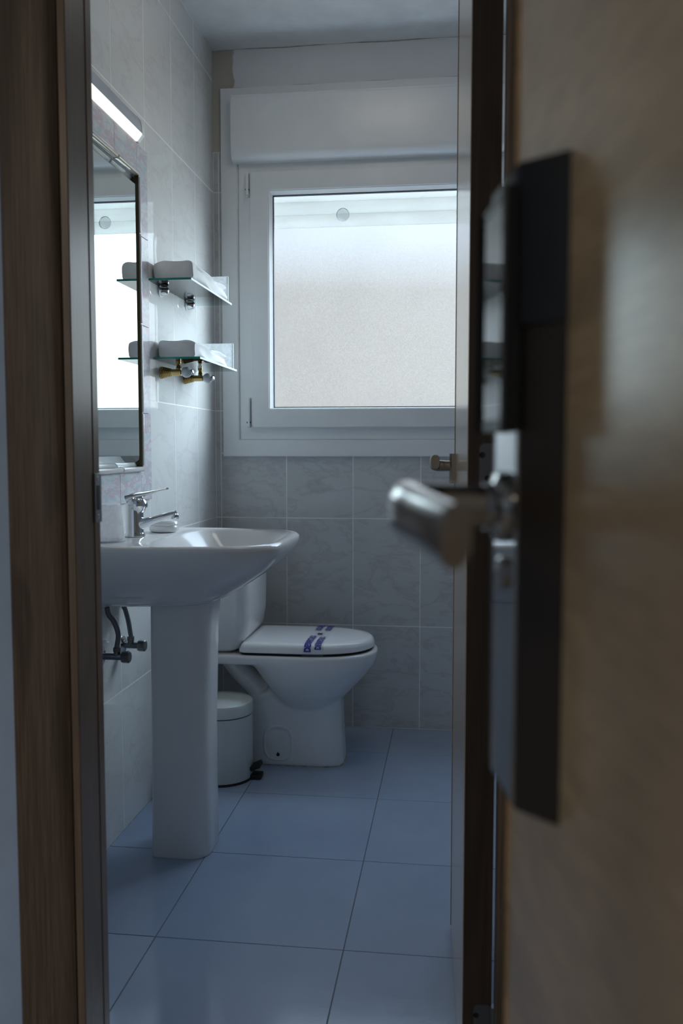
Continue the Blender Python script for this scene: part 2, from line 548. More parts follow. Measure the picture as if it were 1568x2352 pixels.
# decorative border round the mirror
BY1, BZ0, BZ1, BW = 2.545, .8945, 1.899, .088
BY0 = BY1 - .25 * 3
for k in range(4):
    z0 = BZ0 + .004 + .25 * k
    tile(wl, 'border_tile', 'b', (.0065, BY1 - BW, z0 + .0008), (0, 1, 0), (0, 0, 1), BW - .001, .2484, M['border'])
    tile(wl, 'border_tile', 'b', (.0065, BY0, z0 + .0008), (0, 1, 0), (0, 0, 1), BW - .001, .2484, M['border'])
for k in range(3):
    a = BY0 + .25 * k; c = a + .25
    a = max(a, BY0 + BW); c = min(c, BY1 - BW)
    for z0 in (BZ0 + .004, BZ1 - BW + .004):
        tile(wl, 'border_tile', 'b', (.0065, a + .0008, z0), (0, 1, 0), (0, 0, 1), c - a - .0016, BW - .001, M['border'])
LW = .014
MY0, MY1, MZ0, MZ1 = BY0 + BW + LW, BY1 - BW - LW + .004, BZ0 + BW + LW, BZ1 - BW - LW + .008
def liner(y0, y1, z0, z1, edge):
    bm = new_bm(); add_box(bm, (0.0, y0, z0), (.0185, y1, z1), .005, 3)
    o = obj('liner_tile', bm, M['liner'], wl)
    return o
for k in range(3):
    a = max(BY0 + .25 * k, BY0 + BW); c = min(BY0 + .25 * (k + 1), BY1 - BW)
    liner(a + .0008, c - .0008, BZ0 + BW, MZ0, 0)
    liner(a + .0008, c - .0008, MZ1, BZ1 - BW + .008, 0)
for k in range(4):
    a = max(BZ0 + .004 + .25 * k, MZ0); c = min(BZ0 + .004 + .25 * (k + 1), MZ1)
    liner(MY1, BY1 - BW + .002, a + .0008, c - .0008, 0)
    liner(BY0 + BW, MY0, a + .0008, c - .0008, 0)
bm = new_bm()
add_box(bm, (.003, MY1 - .0022, MZ0), (.0155, MY1 - .0004, MZ1))
add_box(bm, (.003, MY0 + .0004, MZ0), (.0155, MY0 + .0022, MZ1))
obj('liner_edge', bm, M['liner_edge'], wl, None)
bm = new_bm()
add_box(bm, (.0160, MY0 + .003, MZ1 - .0012), (.0186, MY1 - .003, MZ1 + .0006))
obj('liner_edge', bm, M['gold'], wl, None)

# window opening numbers
WX0, WX1, WZ0, WZ1 = .033, 1.605, 1.018, 2.356
# back wall (masonry with a window hole)
bm = new_bm()
ox0, ox1, oz0, oz1 = .075, 1.56, 1.055, 2.33
y0, y1 = D + .0003, D + .14
add_box(bm, (-.14, y0, -.1), (ox0, y1, ZC + .1)); add_box(bm, (ox1, y0, -.1), (XR + .14, y1, ZC + .1))
add_box(bm, (ox0, y0, -.1), (ox1, y1, oz0)); add_box(bm, (ox0, y0, oz1), (ox1, y1, ZC + .1))
wb = obj('wall_back', bm, M['grout'], None, None)
tag(wb, 'grey tiled wall with frosted window behind the toilet', 'wall', kind='structure')
xs = [.0202 + TW * k for k in range(0, 8)]
ZT = 2.135
for a0, a1 in spans(xs, 0, XR):
    for b0, b1 in spans(rowsZ, 0, ZT):
        g = JT / 2
        A0, A1, B0, B1 = a0, a1, b0, b1
        rects = []
        if B1 <= WZ0 or A1 <= WX0 or A0 >= WX1: rects.append((A0, A1, B0, B1))
        else:
            if B0 < WZ0: rects.append((A0, A1, B0, WZ0 + .012))
            if A0 < WX0: rects.append((A0, WX0 + .012, max(B0, WZ0 + .012), B1))
            if A1 > WX1: rects.append((WX1 - .012, A1, max(B0, WZ0 + .012), B1))
        for r in rects:
            if r[1] - r[0] < .006 or r[3] - r[2] < .006: continue
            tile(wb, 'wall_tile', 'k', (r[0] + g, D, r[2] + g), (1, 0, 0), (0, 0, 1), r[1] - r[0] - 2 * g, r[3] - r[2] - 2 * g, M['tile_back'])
# bare plaster strip over the tiles and above the shutter box
bm = new_bm()
add_box(bm, (0, D - .001, ZT + .001), (WX0 + .012, D + .003, ZC)); add_box(bm, (WX0 + .012, D - .001, WZ1 - .012), (XR, D + .003, ZC))
obj('plaster', bm, M['plaster'], wb, None)
bm = new_bm()
add_tube(bm, [(x_, D - .0025 + .0012 * sin(x_ * 31), ZC - .001 + .0016 * sin(x_ * 17)) for x_ in [.02 * i for i in range(1, 90)]], .0011, 6)
add_tube(bm, [(x_, D - .002, WZ1 + .003 + .0015 * sin(x_ * 23)) for x_ in [.07 + .02 * i for i in range(76)]], .0010, 6)
obj('caulk_line', bm, M['caulk'], wb)
# right wall, ceiling
bm = new_bm(); add_box(bm, (XR, YH, -.1), (XR + .14, D + .0, ZC + .1))
tag(obj('wall_right', bm, M['tile_right'], None, None), 'plain tiled wall behind the open bathroom door', 'wall', kind='structure')
bm = new_bm(); add_box(bm, (-.14, YH, ZC), (XR + .14, D + .14, ZC + .1))
tag(obj('ceiling', bm, M['ceiling'], None, None), 'white painted bathroom ceiling', 'ceiling', kind='structure')
# wall with the doorway
JX0, JX1, JZ = .3595, .961, 2.06
bm = new_bm()
add_box(bm, (-1.4, YH + .004, 0), (JX0 - .03, YF - .004, ZC)); add_box(bm, (JX1 + .03, YH + .004, 0), (1.95, YF - .004, ZC))
add_box(bm, (JX0 - .03, YH + .004, JZ + .03), (JX1 + .03, YF - .004, ZC))
tag(obj('wall_front', bm, M['hall_paint'], None, None), 'pale blue hall wall holding the bathroom doorway', 'wall', kind='structure')
# hall behind the camera
def shell(name, a, b, m, label, cat):
    bm = new_bm(); add_box(bm, a, b)
    tag(obj(name, bm, m, None, None), label, cat, kind='structure')
shell('wall_hall_left', (-1.5, -2.5, 0), (-1.4, YF - .004, ZC), M['hall_paint'], 'left wall of the hall beside the doorway', 'wall')
shell('wall_hall_right', (1.95, -2.5, 0), (2.05, YF - .004, ZC), M['hall_paint'], 'right wall of the hall behind the entrance door', 'wall')
shell('floor_hall', (-1.5, -2.6, -.12), (2.05, YH - .0, -.001), M['hall_floor'], 'tiled hall floor before the bathroom doorway', 'floor')
shell('ceiling_hall', (-1.5, -2.6, ZC), (2.05, YH, ZC + .1), M['ceiling'], 'white hall ceiling before the bathroom', 'ceiling')
bm = new_bm()
hx0, hx1, hz0, hz1 = -1.25, .35, .42, 2.1
add_box(bm, (-1.5, -2.6, 0), (hx0, -2.5, ZC)); add_box(bm, (hx1, -2.6, 0), (2.05, -2.5, ZC))
add_box(bm, (hx0, -2.6, 0), (hx1, -2.5, hz0)); add_box(bm, (hx0, -2.6, hz1), (hx1, -2.5, ZC))
tag(obj('wall_rear', bm, M['hall_paint'], None, None), 'rear wall of the hall with an added window opening', 'wall', kind='structure')
w2 = empty('added_window', (-.45, -2.55, .42)); tag(w2, 'unseen window added behind the camera to light the hall', 'window', kind='structure')  # unseen window, added for more light from the hall side
bm = new_bm()
for a, c in (((hx0, -2.57, hz0), (hx0 + .06, -2.52, hz1)), ((hx1 - .06, -2.57, hz0), (hx1, -2.52, hz1)), ((hx0 + .06, -2.57, hz0), (hx1 - .06, -2.52, hz0 + .06)), ((hx0 + .06, -2.57, hz1 - .06), (hx1 - .06, -2.52, hz1))):
    add_box(bm, a, c, .004)
obj('window_frame', bm, M['pvc'], w2)
bm = new_bm(); add_box(bm, (hx0 + .055, -2.548, hz0 + .055), (hx1 - .055, -2.542, hz1 - .055))
obj('pane', bm, M['thin_glass'], w2, None)

# ------------------------------------------------------------------ bathroom window
win = empty('window_1', (.6, D, WZ0))
tag(win, 'white plastic window with frosted pane and shutter box above', 'window', kind='structure')
def ring_prism(bm, x0, x1, z0, z1, w, y0, y1, bev=.002, seg=2):
    """rectangular frame with mitred corners"""
    o = [(x0, z0), (x1, z0), (x1, z1), (x0, z1)]
    i = [(x0 + w, z0 + w), (x1 - w, z0 + w), (x1 - w, z1 - w), (x0 + w, z1 - w)]
    rings = []
    for p, q in zip(o, i):
        rings.append([(p[0], y0, p[1]), (q[0], y0, q[1]), (q[0], y1, q[1]), (p[0], y1, p[1])])
    rings.append(rings[0])
    R = [[bm.verts.new(v) for v in r] for r in rings[:4]]
    for k in range(4):
        a, b_ = R[k], R[(k + 1) % 4]
        for j in range(4):
            bm.faces.new((a[j], a[(j + 1) % 4], b_[(j + 1) % 4], b_[j]))
    if bev:
        es = [e for e in bm.edges if e.is_valid and abs((e.verts[0].co - e.verts[1].co).length) > .1 and all(abs(v.co.y - y0) < 1e-6 for v in e.verts)]
        bmesh.ops.bevel(bm, geom=es, offset=bev, segments=seg, affect='EDGES')
bm = new_bm(); ring_prism(bm, WX0, WX1, WZ0, WZ1, .0625, D - .016, D + .05, .003)
obj('frame_flange', bm, M['pvc'], win)
bm = new_bm(); ring_prism(bm, WX0 + .0625, WX1 - .0625, WZ0 + .0615, 2.112, .062, D - .009, D + .06, .003)
obj('window_frame', bm, M['pvc'], win)
SX0, SX1, SZ0, SZ1 = .1415, 1.4965, 1.1235, 2.054
bm = new_bm(); ring_prism(bm, SX0, SX1, SZ0, SZ1, .072, D - .026, D + .04, .004, 3)
sash = obj('sash', bm, M['pvc'], win)
# sloped glazing bead
PX0, PX1, PZ0, PZ1 = .2275, 1.4105, 1.2015, 1.9675
def bead(bm, out, inn, ya, yb):
    A = [(SX0 + .072, SZ0 + .072), (SX1 - .072, SZ0 + .072), (SX1 - .072, SZ1 - .072), (SX0 + .072, SZ1 - .072)]
    B = [(PX0 - .003, PZ0 - .003), (PX1 + .003, PZ0 - .003), (PX1 + .003, PZ1 + .003), (PX0 - .003, PZ1 + .003)]
    rings = []
    for p, q in zip(A, B):
        rings.append([(p[0], ya, p[1]), (q[0], yb, q[1]), (q[0], yb + .02, q[1]), (p[0], yb + .02, p[1])])
    R = [[bm.verts.new(v) for v in r] for r in rings]
    for k in range(4):
        a, b_ = R[k], R[(k + 1) % 4]
        for j in range(4):
            bm.faces.new((a[j], a[(j + 1) % 4], b_[(j + 1) % 4], b_[j]))
bm = new_bm(); bead(bm, None, None, D - .022, D - .008)
obj('glazing_bead', bm, M['pvc'], win, None)
bm = new_bm(); ring_prism(bm, PX0 - .0035, PX1 + .0035, PZ0 - .0035, PZ1 + .0035, .0035, D - .0075, D + .006, 0)
obj('gasket', bm, M['gasket'], win, None)
bm = new_bm(); add_box(bm, (PX0 - .002, D - .002, PZ0 - .002), (PX1 + .002, D + .002, PZ1 + .002))
pane = obj('pane', bm, M['frosted'], win, None)
tag(pane, 'frosted pane lit from outside')
for z0, z1 in ((1.963, 2.050), (1.125, 1.236)):
    bm = new_bm()
    add_box(bm, (SX0 - .013, D - .030, z0), (SX0 - .002, D - .008, z1), .003, 2)
    add_box(bm, (SX0 - .013, D - .031, z0 + .018), (SX0 - .002, D - .008, z0 + .022), 0)
    add_lathe(bm, [(.0055, 0), (.0055, z1 - z0 - .01)], (SX0 - .0065, D - .030, z0 + .005), (0, 0, 1), 12)
    obj('hinge', bm, M['pvc'], win)
    bm = new_bm()
    add_box(bm, (SX0 - .014, D - .033, z0 + (.016 if z0 < 1.5 else .024)), (SX0 + .0, D - .010, z0 + (.022 if z0 < 1.5 else .027)))
    obj('hinge_gap', bm, M['gasket'], win, None)
# shutter box: rounded lower front
bm = new_bm()
bx0, bx1, bzt, bzb, bd = .083, 1.57, 2.316, 2.085, .062
prof = [(D - .01, bzt), (D - bd + .004, bzt), (D - bd, bzt - .004), (D - bd, bzb + .034)]
for i in range(1, 8):
    a = i / 7 * pi / 2
    prof.append((D - bd + .03 * (1 - cos(a)), bzb + .034 - .034 * sin(a)))
prof.append((D - .006, bzb))
add_loft(bm, [[(x_, y_, z_) for y_, z_ in prof] for x_ in (bx0, bx1)])
obj('shutter_box', bm, M['pvc'], win, 35)
bm = new_bm(); add_box(bm, (bx0 + .004, D - bd - .0012, bzt - .012), (bx1 - .004, D - bd + .004, bzt - .006), .001)
obj('box_bead', bm, M['pvc'], win)
# roller shutter lowered a little way outside
for k in range(5):
    z0 = 1.868 + .047 * k
    bm = new_bm()
    pr = []
    for i in range(9):
        t = i / 8
        pr.append((D + .062 - .004 * sin(pi * t), z0 + .0455 * t))
    for i in range(8, -1, -1):
        t = i / 8
        pr.append((D + .069 - .004 * sin(pi * t), z0 + .0455 * t))
    add_loft(bm, [[(x_, y_, z_) for y_, z_ in pr] for x_ in (.12, 1.52)])
    obj('shutter_slat', bm, M['slat'], win)
bm = new_bm(); add_lathe(bm, [(0, 0), (.022, 0), (.024, .003), (.020, .008), (.008, .010), (0, .010)], (.475, D + .056, 1.909), (0, -1, 0), 24)
obj('shutter_stop', bm, M['thin_glass'], win)
bm = new_bm()
add_box(bm, (.085, D + .05, 1.07), (.12, D + .09, 2.3)); add_box(bm, (1.52, D + .05, 1.07), (1.555, D + .09, 2.3))
obj('shutter_guide', bm, M['pvc'], win, None)
bm = new_bm(); add_box(bm, (.02, D + .06, .99), (1.61, D + .22, 1.02), .004)
obj('outer_sill', bm, M['pvc'], win)

# ------------------------------------------------------------------ door frame (bathroom doorway)
tr = empty('trim_1', (.66, YH, 0))
tag(tr, 'dark oak frame around the bathroom doorway', 'door frame', kind='structure')
ox = JX0 - .0125        # corner between jamb edge and casing
def casing(x0, x1, flip):
    bm = new_bm()
    # moulded flat: y depth from the wall
    w = x1 - x0
    prof = [(0, 0), (0, .010), (.004, .0135), (w * .5, .015), (w - .012, .0135), (w - .004, .010), (w, .0055), (w, 0)]
    if flip: prof = [(w - a, d) for a, d in prof]
    add_loft(bm, [[(x0 + a, YH - d + .004, z_) for a, d in prof] for z_ in (0, JZ + .085)])
    return bm
obj('casing', casing(.2605, ox - .002, False), M['frame_oak'], tr, 30)
obj('casing', casing(JX1 + .022, JX1 + .105, True), M['frame_oak'], tr, 30)
bm = new_bm(); add_box(bm, (ox - .002, YH - .010, JZ + .02), (JX1 + .022, YH + .004, JZ + .10), .003)
obj('head_casing', bm, M['frame_oak'], tr)
# left jamb: front edge, lit face, rebate at the far end
bm = new_bm()
add_box(bm, (ox, YH - .0035, 0), (JX0, YF - .0, JZ), .0015)
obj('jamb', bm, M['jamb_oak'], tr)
bm = new_bm(); add_box(bm, (JX0 - .004, YF - .022, 0), (JX0 + .0012, YF - .0008, JZ), .001)
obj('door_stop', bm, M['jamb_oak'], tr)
bm = new_bm()
add_box(bm, (JX1, YH - .0035, 0), (JX1 + .022, YF, JZ), .0015)
obj('jamb', bm, M['frame_oak'], tr)
bm = new_bm(); add_box(bm, (ox, YH - .0035, JZ), (JX1 + .022, YF, JZ + .022), .0015)
obj('head_jamb', bm, M['frame_oak'], tr)
# strike plate
bm = new_bm(); add_box(bm, (JX0 + .0006, YF - .0225, .936), (JX0 + .0030, YF + .0015, 1.010), .0006)
sp_ = obj('strike_plate', bm, M['satin'], tr)
bm = new_bm(); add_box(bm, (JX0 + .0022, YF - .018, .955), (JX0 + .0034, YF - .006, .992))
obj('latch_hole', bm, M['lock_black'], sp_, None)
bm = new_bm()
for z_ in (.945, 1.002): add_lathe(bm, [(.0035, 0), (.003, .0012), (.0, .0014)], (JX0 + .0028, YF - .012, z_), (1, 0, 0), 12)
obj('screw', bm, M['chrome'], sp_)
# groove shadow line between casing and jamb is real: 2 mm gap closed behind
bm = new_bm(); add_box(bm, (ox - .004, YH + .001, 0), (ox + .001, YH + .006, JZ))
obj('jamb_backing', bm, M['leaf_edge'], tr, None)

# ------------------------------------------------------------------ bathroom door, open into the room
dr = empty('door_1', (.957, YF, 0))
tag(dr, 'brown oak bathroom door standing open against the right side', 'door', kind='structure')
HP = Vector((.9575, YF + .0, 0))
ang = radians(1.9)
du = Vector((-sin(ang), cos(ang), 0)); dn = Vector((-cos(ang), -sin(ang), 0))   # along leaf, out of the visible face
LT, LL = .0415, .602
def leaf_M():
    R = Matrix((du, dn, Vector((0, 0, 1)))).transposed().to_4x4()
    return Matrix.Translation(HP) @ R
LM = leaf_M()
bm = new_bm(); add_box(bm, (.0015, 0.0005, .008), (LL - .0015, LT, 2.045), .0015, 1, LM)
obj('leaf', bm, M['leaf_oak'], dr)
bm = new_bm(); add_box(bm, (0, 0.0, .008), (.0022, LT + .0003, 2.045), .0004, 1, LM)
add_box(bm, (LL - .0022, 0, .008), (LL, LT + .0003, 2.045), .0004, 1, LM)
obj('edge_band', bm, M['leaf_edge'], dr, None)
for zc in (.1650, 1.005, 1.83):
    bm = new_bm()
    pts = []
    # plate rounded on one side, seen on the hinge edge
    for k in range(7):
        a = pi / 2 + k / 6 * pi / 2
        pts.append((.0185 + .008 * cos(a), .042 + .008 * sin(a)))
    for k in range(7):
        a = pi + k / 6 * pi / 2
        pts.append((.0185 + .008 * cos(a), -.042 + .008 * sin(a)))
    pts += [(.036, -.05), (.036, .05)]
    rings = [[LM @ Vector((y_, LT - .005 - p[0] + .0, zc + p[1])) for p in pts] for y_ in (.0, -.0014)]
    add_loft(bm, rings)
    add_lathe(bm, [(.0065, -.05), (.0065, .05)], LM @ Vector((-.003, -.004, zc)), (0, 0, 1), 14)
    hg = obj('hinge', bm, M['hinge'], dr)
    bm = new_bm()
    for dz in (.033, 0, -.033):
        add_lathe(bm, [(.0045, 0), (.004, .0006), (.001, .0002)], LM @ Vector((-.0013, LT - .0235 + (.004 if dz else -.004), zc + dz)), LM.to_3x3() @ Vector((-1, 0, 0)), 12)
    obj('screw', bm, M['lock_black'], hg)
# lever handle on the visible face
hy, hz = LL - .052, 1.008
bm = new_bm()
add_box(bm, (hy - .024, LT, hz - .028), (hy + .024, LT + .0095, hz + .026), .003, 2, LM)
hr = obj('handle_rose', bm, M['nickel'], dr)
bm = new_bm()
pth = smooth_path([LM @ Vector(v) for v in ((hy, LT + .008, hz + .004), (hy, LT + .030, hz + .004), (hy - .006, LT + .041, hz + .006), (hy - .028, LT + .045, hz + .012), (hy - .112, LT + .043, hz + .014))], 6)
nP = len(pth)
add_tube(bm, pth, [(.0095 - .001 * i / nP, .0105 + .003 * i / nP) for i in range(nP)], 16, nexp=3.0)
obj('lever', bm, M['nickel'], hr)

# ------------------------------------------------------------------ foreground entrance door with its lock
d2 = empty('door_2', (1.06, -.3, 0))
tag(d2, 'blurred light oak entrance door in the right foreground', 'door', kind='structure')
phi = radians(9.6)
eu = Vector((-sin(phi), cos(phi), 0)); en = Vector((-cos(phi), -sin(phi), 0))
EP = Vector((.9315, .522, 0))                    # free edge on the visible face
EM = Matrix.Translation(EP) @ Matrix((eu, en, Vector((0, 0, 1)))).transposed().to_4x4()
bm = new_bm(); add_box(bm, (-.88, -.042, .006), (0, 0, 2.07), .0015, 1, EM)
obj('leaf', bm, M['entry_oak'], d2)
# lock body: wedge-sided housing; s along the door (edge = 0), t out of the face
def lockrings(s0, s1, s0t, s1t, t, z0, z1, r=.004):
    return [[EM @ Vector(v) for v in ((s0, .0, z_), (s0t, t * .92, z_), (s0t + .003, t, z_), (s1t - .003, t, z_), (s1t, t * .9, z_), (s1, .0, z_))] for z_ in (z0, z1)]
LS0, LS1, LTK = -.102, -.022, .0165
ZB, ZM, ZTP = .8685, 1.072, 1.1815
bm = new_bm(); add_loft(bm, lockrings(LS0, LS1, LS0 + .019, LS1 - .002, LTK, ZB, 1.1058))
lk = obj('lock_plate', bm, M['lock_side'], d2)
bm = new_bm()
add_box(bm, (LS0 + .0225, LTK - .0004, ZB + .003), (LS1 - .006, LTK + .0009, ZTP - .004), .0006, 1, EM)
obj('lock_face', bm, M['lock_face'], lk)
# upper black reader cover
bm = new_bm(); add_loft(bm, lockrings(LS0 - .001, LS1 + .001, LS0 + .017, LS1, LTK + .003, 1.106, ZTP))
obj('reader_cover', bm, M['lock_black'], lk)
bm = new_bm(); add_box(bm, (LS0 + .020, LTK + .0005, 1.0585), (LS1 - .0005, LTK + .0075, ZTP - .012), .0025, 2, EM)
rd = obj('reader_panel', bm, M['lock_black'], lk)
bm = new_bm(); add_box(bm, (LS0 + .0235, LTK + .0072, 1.0625), (LS1 - .004, LTK + .0079, ZTP - .016), .0003, 1, EM)
obj('reader_glass', bm, M['reader'], rd)
# lever
lz, ls = 1.0175, -.055
bm = new_bm()
add_lathe(bm, [(.0, 0), (.0175, 0), (.0185, .002), (.0175, .006), (.0125, .008), (.012, .012), (.0, .012)], EM @ Vector((ls, LTK, lz)), EM.to_3x3() @ Vector((0, 1, 0)), 32)
rs = obj('lever_rose', bm, M['lever_metal'], lk)
bm = new_bm()
pth = smooth_path([EM @ Vector(v) for v in ((ls, LTK + .006, lz), (ls, LTK + .026, lz), (ls - .002, LTK + .040, lz), (ls - .010, LTK + .0505, lz), (ls - .026, LTK + .0535, lz), (ls - .060, LTK + .0505, lz - .002), (ls - .112, LTK + .045, lz - .0045))], 8)
nP = len(pth)
add_tube(bm, pth, [(.0108 if i < nP * .45 else .0108 - .0044 * (i / nP - .45) / .55, .0112 + .0020 * max(0, 1 - abs(i / nP - .6) / .45) + .0016 * i / nP) for i in range(nP)], 28, nexp=2.3)
es = [e for f in bm.faces if len(f.verts) > 8 for e in f.edges]
bmesh.ops.bevel(bm, geom=list(set(es)), offset=.002, segments=2, affect='EDGES')
obj('lever', bm, M['lever_metal'], lk)
bm = new_bm(); add_lathe(bm, [(0, 0), (.0085, 0), (.0085, .0035), (.007, .0045), (0, .0045)], EM @ Vector((ls, LTK, lz - .034)), EM.to_3x3() @ Vector((0, 1, 0)), 20)
kc = obj('key_cylinder', bm, M['lever_metal'], lk)

# ------------------------------------------------------------------ washbasin
BC = 2.22
wbn = empty('washbasin', (.2, BC, 0))
tag(wbn, 'white porcelain pedestal washbasin on the tiled left wall', 'washbasin')
NA = 72
def plan(xf, hw, nexp, z, xb=.004):
    r = []
    for i in range(NA):
        a = 2 * pi * i / NA
        ca, sa = cos(a), sin(a)
        if ca >= 0:
            x_ = xb + (xf - xb) * abs(ca) ** (2 / nexp)
            y_ = hw * math.copysign(abs(sa) ** (2 / nexp), sa)
        else:
            x_ = xb; y_ = hw * sa
        r.append((x_, BC + y_, z))
    return r
def bowl(xa, xb, hw, nexp, z):
    r = []
    for i in range(NA):
        a = 2 * pi * i / NA
        ca, sa = cos(a), sin(a)
        x_ = (xa + xb) / 2 + (xb - xa) / 2 * math.copysign(abs(ca) ** (2 / nexp), ca)
        y_ = hw * math.copysign(abs(sa) ** (2 / nexp), sa)
        r.append((x_, BC + y_, z))
    return r
bm = new_bm()
rings = [plan(.215, .085, 3, .650), plan(.285, .110, 3.2, .656), plan(.325, .150, 3.4, .674), plan(.375, .188, 3.6, .703), plan(.425, .222, 3.9, .736),
         plan(.462, .246, 4.2, .766), plan(.481, .260, 4.5, .792), plan(.487, .265, 4.6, .808), plan(.4865, .2645, 4.6, .8165), plan(.480, .258, 4.6, .8215), plan(.470, .248, 4.6, .8225),
         bowl(.150, .462, .236, 4.2, .8205), bowl(.158, .458, .231, 4.0, .815), bowl(.180, .450, .222, 3.6, .798), bowl(.212, .432, .200, 3.2, .760), bowl(.238, .400, .160, 2.8, .726), bowl(.258, .355, .10, 2.4, .709), bowl(.280, .315, .03, 2, .704)]
add_loft(bm, rings)
obj('basin', bm, M['porcelain'], wbn, 60)
bm = new_bm(); add_lathe(bm, [(0, 0), (.022, 0), (.024, .002), (.020, .004), (0, .003)], (.295, BC, .7042), (0, 0, 1), 24)
obj('drain', bm, M['chrome'], wbn)
def rrect(x0, x1, y0, y1, r, z, k=6, rb=None):
    rb = r if rb is None else rb
    out = []
    for cx_, cy_, a0, rr_ in ((x1 - r, y1 - r, 0, r), (x0 + rb, y1 - rb, 90, rb), (x0 + rb, y0 + rb, 180, rb), (x1 - r, y0 + r, 270, r)):
        for i in range(k + 1):
            a = radians(a0 + 90 * i / k)
            out.append((cx_ + rr_ * cos(a), cy_ + rr_ * sin(a), z))
    return out
bm = new_bm()
py0, py1 = 2.143, 2.297
add_loft(bm, [rrect(.133, .276, py0 + .001, py1 - .001, .045, .0, rb=.010), rrect(.131, .278, py0, py1, .045, .004, rb=.010), rrect(.134, .2765, py0 + .001, py1 - .001, .045, .33, rb=.010), rrect(.136, .284, py0 - .001, py1 + .001, .048, .60, rb=.010), rrect(.137, .290, py0 - .002, py1 + .002, .05, .664, rb=.010)])
obj('pedestal', bm, M['porcelain'], wbn, 50)

# mixer tap
tp = empty('mixer_tap', (.08, 2.2, .822))
tag(tp, 'chrome single-lever mixer tap standing on the white basin', 'tap')
bm = new_bm(); ty = 2.2
add_lathe(bm, [(0, 0), (.0265, 0), (.027, .003), (.0245, .009), (.0235, .012), (.0228, .045), (.0225, .078), (.0235, .082), (.0205, .086), (0, .088)], (.0795, ty, .8222), (0, 0, 1), 36)
obj('body', bm, M['chrome'], tp)
bm = new_bm()
pth = smooth_path([(.078, ty, .850), (.105, ty, .857), (.135, ty, .8665), (.170, ty, .877), (.190, ty, .8815)], 6); nP = len(pth)
add_tube(bm, pth, [(.0200 - .0105 * min(1, i / nP * 2.2), .0200 - .0112 * min(1, i / nP * 2.2)) for i in range(nP)], 20)
obj('spout', bm, M['chrome'], tp)
bm = new_bm(); add_lathe(bm, [(0, 0), (.0095, 0), (.0100, .003), (.0095, .011), (.007, .0135), (0, .014)], (.1865, ty, .8685), (.05, 0, 1), 24)
obj('aerator', bm, M['chrome'], tp)
bm = new_bm()
add_lathe(bm, [(.0, -.006), (.0235, -.002), (.0265, .008), (.0255, .018), (.0195, .027), (.008, .031), (0, .032)], (.0835, ty, .895), (.42, 0, 1), 32)
pth = smooth_path([(.062, ty, .918), (.085, ty, .926), (.110, ty, .9315), (.140, ty, .9395), (.168, ty, .9455)], 6); nP = len(pth)
add_tube(bm, pth, [(.0185 - .0085 * i / nP, .0125 - .0100 * min(1, i / nP * 1.35)) for i in range(nP)], 18, nexp=2.5)
obj('lever', bm, M['chrome'], tp)

# wrapped cup and soap on the rim
cp = empty('plastic_cup', (.066, 2.055, .823))
tag(cp, 'clear upturned plastic cup in wrapping on the basin left of the tap', 'cup')
bm = new_bm()
pr = [(.0415, 0), (.0418, .003)]
for k in range(10):
    pr += [(.0410 - .0007 * k + (.0012 if k % 2 else 0), .006 + .008 * k)]
pr += [(.0335, .088), (.0325, .0915), (.030, .0925), (0, .0915)]
pr = [(0, 0)] + pr
add_lathe(bm, pr, (.064, 2.055, .8228), (0, 0, 1), 32)
obj('cup_wall', bm, M['cup'], cp, 50)
bm = new_bm(); add_lathe(bm, [(.0418, 0), (.0432, .001), (.0432, .0045), (.0418, .0055)], (.064, 2.055, .8228), (0, 0, 1), 32, False)
obj('rim', bm, M['frost_ball'], cp)
SXc, SYc = .112, 2.335
so = empty('soap_cake', (SXc, SYc, .823))
tag(so, 'small round white wrapped soap lying behind the tap', 'soap')
bm = new_bm(); add_lathe(bm, [(0, 0), (.034, 0), (.0385, .004), (.0395, .011), (.0375, .0155), (.0365, .0170), (0, .0170)], (SXc, SYc, .8228), (0, 0, 1), 40)
obj('soap', bm, M['seat'], so, 50)
bm = new_bm(); add_lathe(bm, [(0, 0), (.0365, 0), (.0400, .004), (.0385, .0095), (.030, .0135), (.016, .0148), (0, .015)], (SXc, SYc, .8400), (0, 0, 1), 40)
obj('wrapper', bm, M['seat'], so, 50)

# stop valves with braided hoses
def valve(name, y, z, x0, knob_x, hose, label):
    t = empty(name, (0, y, z)); tag(t, label, 'valve', 'stop valves under the basin')
    bm = new_bm(); add_lathe(bm, [(0, 0), (.026, 0), (.0255, .004), (.018, .009), (.010, .011), (.0, .011)], (.0003, y, z), (1, 0, 0), 28)
    obj('flange', bm, M['chrome'], t)
    bm = new_bm()
    add_lathe(bm, [(0, 0), (.0085, 0), (.0085, knob_x - x0), (.006, knob_x - x0 + .004), (.006, knob_x - .016), (0, knob_x - .016)], (.006, y, z), (1, 0, 0), 18)
    hx = hose[0][0]
    add_lathe(bm, [(0, 0), (.0085, 0), (.0085, .020), (.0065, .022), (.0065, .028), (0, .028)], (hx, y, z), (0, 0, 1), 16)
    add_lathe(bm, [(0, 0), (.0105, 0), (.0105, .010), (0, .010)], (hx, y, z + .014), (0, 0, 1), 6)
    obj('valve_body', bm, M['steel_dark'], t)
    bm = new_bm()
    pr = [(0, 0), (.0145, 0), (.0155, .003), (.0155, .017), (.0135, .020), (0, .020)]
    add_lathe(bm, pr, (knob_x - .012, y, z), (1, 0, 0), 10)
    obj('knob', bm, M['steel_dark'], t, 30)
    bm = new_bm(); P = smooth_path(hose, 8); add_tube(bm, P, .0065, 12, up=(0, 1, 0))
    obj('hose', bm, M['braid'], t)
valve('stop_valve', 2.15, .518, .012, .072, [(.046, 2.15, .545), (.050, 2.15, .576), (.041, 2.148, .607), (.030, 2.14, .628), (.028, 2.135, .647)], 'nearer chrome stop valve with braided hose below basin')
